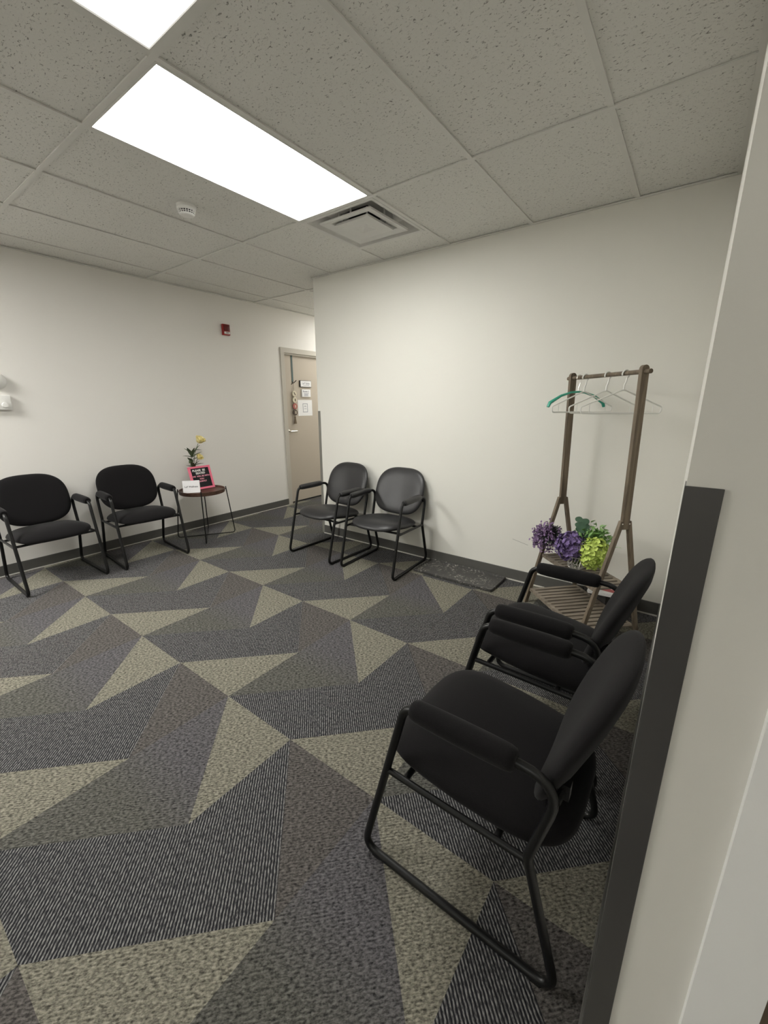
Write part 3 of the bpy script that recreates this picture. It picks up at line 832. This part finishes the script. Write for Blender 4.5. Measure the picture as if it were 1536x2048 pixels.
# hangers
def hanger(a, spin, label, mat, thick=False, wd=0.215, dy=0.0):
    p = RM @ Vector((a, RBT, RH))
    t = thing('clothes_hanger', label, 'hanger', (p.x, p.y, RH), RT + PI / 2 + spin, 'hangers on the coat rack')
    r = 0.0040
    zr = 0.0115 + r
    hook = [(0.0195 * math.cos(q), 0, -0.0037 + 0.0195 * math.sin(q)) for q in [math.radians(v) for v in range(200, -61, -20)]]
    hook += [(0.006, 0, -0.045), (0, 0, -0.058), (0, 0, -0.085)]
    bm = bmesh.new(); tube(bm, hook, r if not thick else 0.002, 8)
    finish(bm, 'hook', mat if not thick else MT['chrome'], t)
    bm = bmesh.new()
    if thick:
        pts = [(-wd, 0, -0.175), (-wd + .01, 0, -0.150), (-0.12, 0, -0.108), (-0.05, 0, -0.088), (0, 0, -0.084), (0.05, 0, -0.088), (0.12, 0, -0.108), (wd - .01, 0, -0.150), (wd, 0, -0.175)]
        tube(bm, pts, [0.010, 0.013, 0.010, 0.008, 0.008, 0.008, 0.010, 0.013, 0.010], 10, sx=0.8)
    else:
        pts = fillet([(0, 0, -0.082), (wd, 0, -0.172), (wd - 0.004, 0, -0.205), (-wd + 0.004, 0, -0.205), (-wd, 0, -0.172)], [0.04, 0.016, 0.016, 0.016, 0.016], True, 5)
        tube(bm, pts, r, 8, closed=True)
        for s in (-1, 1): tube(bm, [(s * wd * 0.78, 0, -0.156), (s * wd * 0.78, 0, -0.206)], 0.0022, 6)
    finish(bm, 'hanger_frame', mat, t)
hanger(-0.225, 0.10, 'green padded hanger, farthest from the viewer on the rack rail', MT['teal'], True, 0.205)
hanger(-0.165, 0.03, 'white plastic hanger overlapping the green one on the rack rail', MT['hanger'], wd=0.205)
hanger(0.035, 0.0, 'white plastic hanger in the middle of the rack rail', MT['hanger'])
hanger(0.175, -0.12, 'white plastic hanger closest to the right post of the coat rack', MT['hanger'], wd=0.222)

# flower arrangement on the upper shelf
ZS = 0.3695
FX, FY = -0.470, 2.700
t = thing('flower_arrangement', 'artificial purple and lime hydrangeas in a wire basket on the upper rack shelf', 'flower arrangement', (FX, FY, ZS))
bm = bmesh.new()
for k in range(16):
    a = 2 * PI * k / 16
    pts = [((0.036 + 0.024 * s + 0.010 * math.sin(6 * s)) * math.cos(a + 0.5 * s), (0.036 + 0.024 * s + 0.010 * math.sin(6 * s)) * math.sin(a + 0.5 * s), 0.002 + 0.085 * s) for s in [q / 8 for q in range(9)]]
    tube(bm, pts, 0.0018, 5)
    b = a + 0.2
    sw = [((0.050 + 0.0) * math.cos(b + 0.22 * math.cos(q)), 0.050 * math.sin(b + 0.22 * math.cos(q)), 0.030 + 0.016 * math.sin(q)) for q in [2 * PI * m / 12 for m in range(12)]]
    tube(bm, sw, 0.0018, 5, closed=True)
for z, r in ((0.003, 0.037), (0.087, 0.060)):
    tube(bm, [(r * math.cos(2 * PI * m / 28), r * math.sin(2 * PI * m / 28), z) for m in range(28)], 0.0025, 6, closed=True)
lathe(bm, [(0, 0.001), (0.036, 0.001), (0.036, 0.004), (0, 0.004)], 20)
finish(bm, 'wire_basket', MT['silver'], t)
bm = bmesh.new(); hydrangea(bm, (-0.045, 0.010, 0.135), 0.086, 260, 0.0165, (1, 0.9, 1)); finish(bm, 'purple_hydrangea', MT['purple'], t)
bm = bmesh.new(); hydrangea(bm, (0.098, -0.012, 0.125), 0.084, 240, 0.0165, (0.92, 0.85, 1.08)); finish(bm, 'lime_hydrangea', MT['lime'], t)
bm = bmesh.new()
for k in range(7): tube(bm, [(0.01 * math.cos(k), 0.01 * math.sin(k), 0.01), (0.03 * math.cos(k * 1.3) , 0.03 * math.sin(k * 1.3), 0.09), (-0.05 + 0.022 * k, 0.02, 0.15)], 0.003, 6)
finish(bm, 'stems', MT['stem'], t)
bm = bmesh.new()
ctr = Vector((-0.212, 0.068, 0.155))
for k in range(85):
    d = Vector((random.uniform(-1, .55), random.uniform(-.7, .7), random.uniform(-.9, 1))).normalized()
    e = ctr + d * random.uniform(0.055, 0.098)
    tube(bm, [Vector((-0.01, 0.01, 0.05)).lerp(ctr, 0.8), ctr + d * 0.035, e], 0.0013, 4, mi=1)
    for m in range(9):
        pp = e + Vector([random.gauss(0, .010) for _ in range(3)])
        petal(bm, Matrix.Translation(pp) @ frame_to([random.gauss(0, 1) for _ in range(3)]), 0.017, 0.0068, 0.2, 0.2, 2, 2, mi=0)
for k in range(280):
    d = Vector((random.uniform(-.5, 1), random.uniform(-.8, .8), random.uniform(-.6, 1))).normalized()
    leaf(bm, ctr + Vector((0.03, 0, 0.012)) + d * random.uniform(0.0, 0.062), d, 0.026, 0.007, random.uniform(-1, 1))
bm.faces.ensure_lookup_table()
nl = 280 * 10
for f in bm.faces[len(bm.faces) - nl:]: f.material_index = 1
finish(bm, 'lavender_bunch', [MT['lav'], MT['darkleaf']], t)
bm = bmesh.new()
base = Vector((0.03, 0.05, 0.10)); tip = Vector((-0.005, 0.05, 0.300))
tube(bm, [base, base.lerp(tip, .5) + Vector((0.01, 0, 0)), tip], 0.002, 6)
for k, (s, a) in enumerate(((1.0, 2.6), (.98, 0.3), (.86, 3.4), (.84, -0.2), (.78, 1.5), (.70, 2.9), (.66, .4), (.55, 3.3), (.52, 0), (.92, 1.2), (.62, 1.7))):
    d = Vector((math.cos(a), -0.25, 0.45 * math.sin(a)+.2)).normalized()
    B = Matrix.Translation(base.lerp(tip, s) + d * 0.006) @ frame_to((random.uniform(-.3, .3), -1, random.uniform(-.1, .5)))
    q = base.lerp(tip, s) + d * 0.022
    rim = [bm.verts.new(q + Vector((0.023 * math.cos(z), 0.004 * math.sin(2 * z) + random.uniform(-.002, .002), 0.020 * math.sin(z)))) for z in [2 * PI * m / 12 for m in range(12)]]
    bm.faces.new(rim)
finish(bm, 'eucalyptus_sprig', MT['euc'], t)
bm = bmesh.new()
for k in range(240):
    c = Vector((random.gauss(0.072, .045), random.gauss(0.060, .03), random.gauss(0.205, .030)))
    leaf(bm, c, (random.uniform(-.6, .8), random.uniform(-.8, .3), random.uniform(-.1, 1)), random.uniform(0.022, 0.040), 0.0095, random.uniform(-1, 1))
for k in range(8):
    e = Vector((0.10 + 0.016 * k, 0.05 + random.uniform(-.02, .02), 0.245 - 0.010 * k + random.uniform(-.01, .02)))
    tube(bm, [(0.05, 0.04, 0.12), Vector((0.05, 0.04, 0.12)).lerp(e, .6) + Vector((0, 0, .02)), e], 0.0012, 4)
    for m in range(7): leaf(bm, e.lerp(Vector((0.05, 0.04, 0.12)), m * .07), (random.uniform(-1, 1), random.uniform(-1, 1), random.uniform(-.2, 1)), 0.022, 0.005, 0)
finish(bm, 'green_sprays', MT['fresh'], t)

# low stand with magazines in the corner behind the rack
def rk(a, b, z): return RM @ Vector((a, b, z))
p = rk(-0.105, 0.285, 0)
t = thing('magazine_stand', 'low dark stand tucked in the corner behind the coat rack, holding magazines', 'stand', (p.x, p.y, 0), RT)
bm = bmesh.new(); box(bm, -0.112, 0.112, -0.095, 0.018, 0.155, 0.17, bevel=0.002, seg=1); finish(bm, 'stand_top', MT['guard'], t)
for sx in (-1, 1):
    bm = bmesh.new(); box(bm, sx * 0.102 - 0.008, sx * 0.102 + 0.008, -0.092, 0.016, 0, 0.155); finish(bm, 'side_panel', MT['guard'], t, smooth=False)
bm = bmesh.new(); box(bm, -0.094, 0.094, -0.088, -0.080, 0.012, 0.155); finish(bm, 'front_panel', MT['guard'], t, smooth=False)
def magazine(px, py, z, rz, cover, label, parts=()):
    t = thing('magazine', label, 'magazine', (px, py, z), PI / 2 + rz, 'magazines behind the coat rack')
    bm = bmesh.new(); box(bm, -0.124, 0.124, -0.095, 0.095, 0, 0.006); finish(bm, 'pages', MT['paper'], t, smooth=False)
    bm = bmesh.new(); box(bm, -0.125, 0.125, -0.096, 0.096, 0.006, 0.0068); finish(bm, 'cover', MT['paper'], t, smooth=False)
    for x0, x1, y0, y1, m in parts:
        bm = bmesh.new(); box(bm, x0, x1, y0, y1, 0.0068, 0.0072); finish(bm, 'cover_print', MT[m], t, smooth=False)
magazine(-0.318, 2.955, 0.1705, 0.10, 'paper', 'dark edged magazine at the bottom of the small pile behind the rack', ((-0.10, 0.10, -0.07, -0.03, 'maggreen'),))
magazine(-0.312, 2.950, 0.178, 0.02, 'paper', 'plain white magazine in the middle of the pile behind the rack', ((0.02, 0.09, 0.0, 0.05, 'grey_ink'),))
magazine(-0.292, 2.958, 0.1855, -0.08, 'paper', 'white and red magazine on top of the pile behind the rack', ((-0.02, 0.08, -0.06, -0.02, 'magred'), (-0.09, -0.04, -0.05, 0.05, 'magred'), (0.0, 0.09, 0.03, 0.055, 'ink')))

# ------------------------------------------------------------------ boot tray
t_x0, t_x1, t_y0, t_y1 = -1.752, -1.042, 2.780, 3.092
bm = bmesh.new()
def rr_ring(x0, x1, y0, y1, r, z, n=5):
    out = []
    for cx, cy, a0 in ((x1 - r, y1 - r, 0), (x0 + r, y1 - r, PI / 2), (x0 + r, y0 + r, PI), (x1 - r, y0 + r, 1.5 * PI)):
        for k in range(n + 1): out.append(bm.verts.new((cx + r * math.cos(a0 + k * PI / 2 / n), cy + r * math.sin(a0 + k * PI / 2 / n), z)))
    return out
hx, hy = (t_x1 - t_x0) / 2, (t_y1 - t_y0) / 2
rings = [rr_ring(-hx + i, hx - i, -hy + i, hy - i, max(0.02 - i * .3, .006), z) for i, z in ((0.004, 0.0), (0.0, 0.010), (0.001, 0.021), (0.006, 0.023), (0.011, 0.021), (0.014, 0.006))]
for a, b in zip(rings, rings[1:]):
    for k in range(len(a)): bm.faces.new((a[k], a[(k + 1) % len(a)], b[(k + 1) % len(b)], b[k]))
bm.faces.new(rings[-1]); bm.faces.new(rings[0][::-1])
o = finish(bm, 'boot_tray', MT['boottray'], loc=((t_x0 + t_x1) / 2, (t_y0 + t_y1) / 2, 0.0005))
tag(o, 'black rubber boot tray with dried specks on the carpet by the wall', 'boot tray')
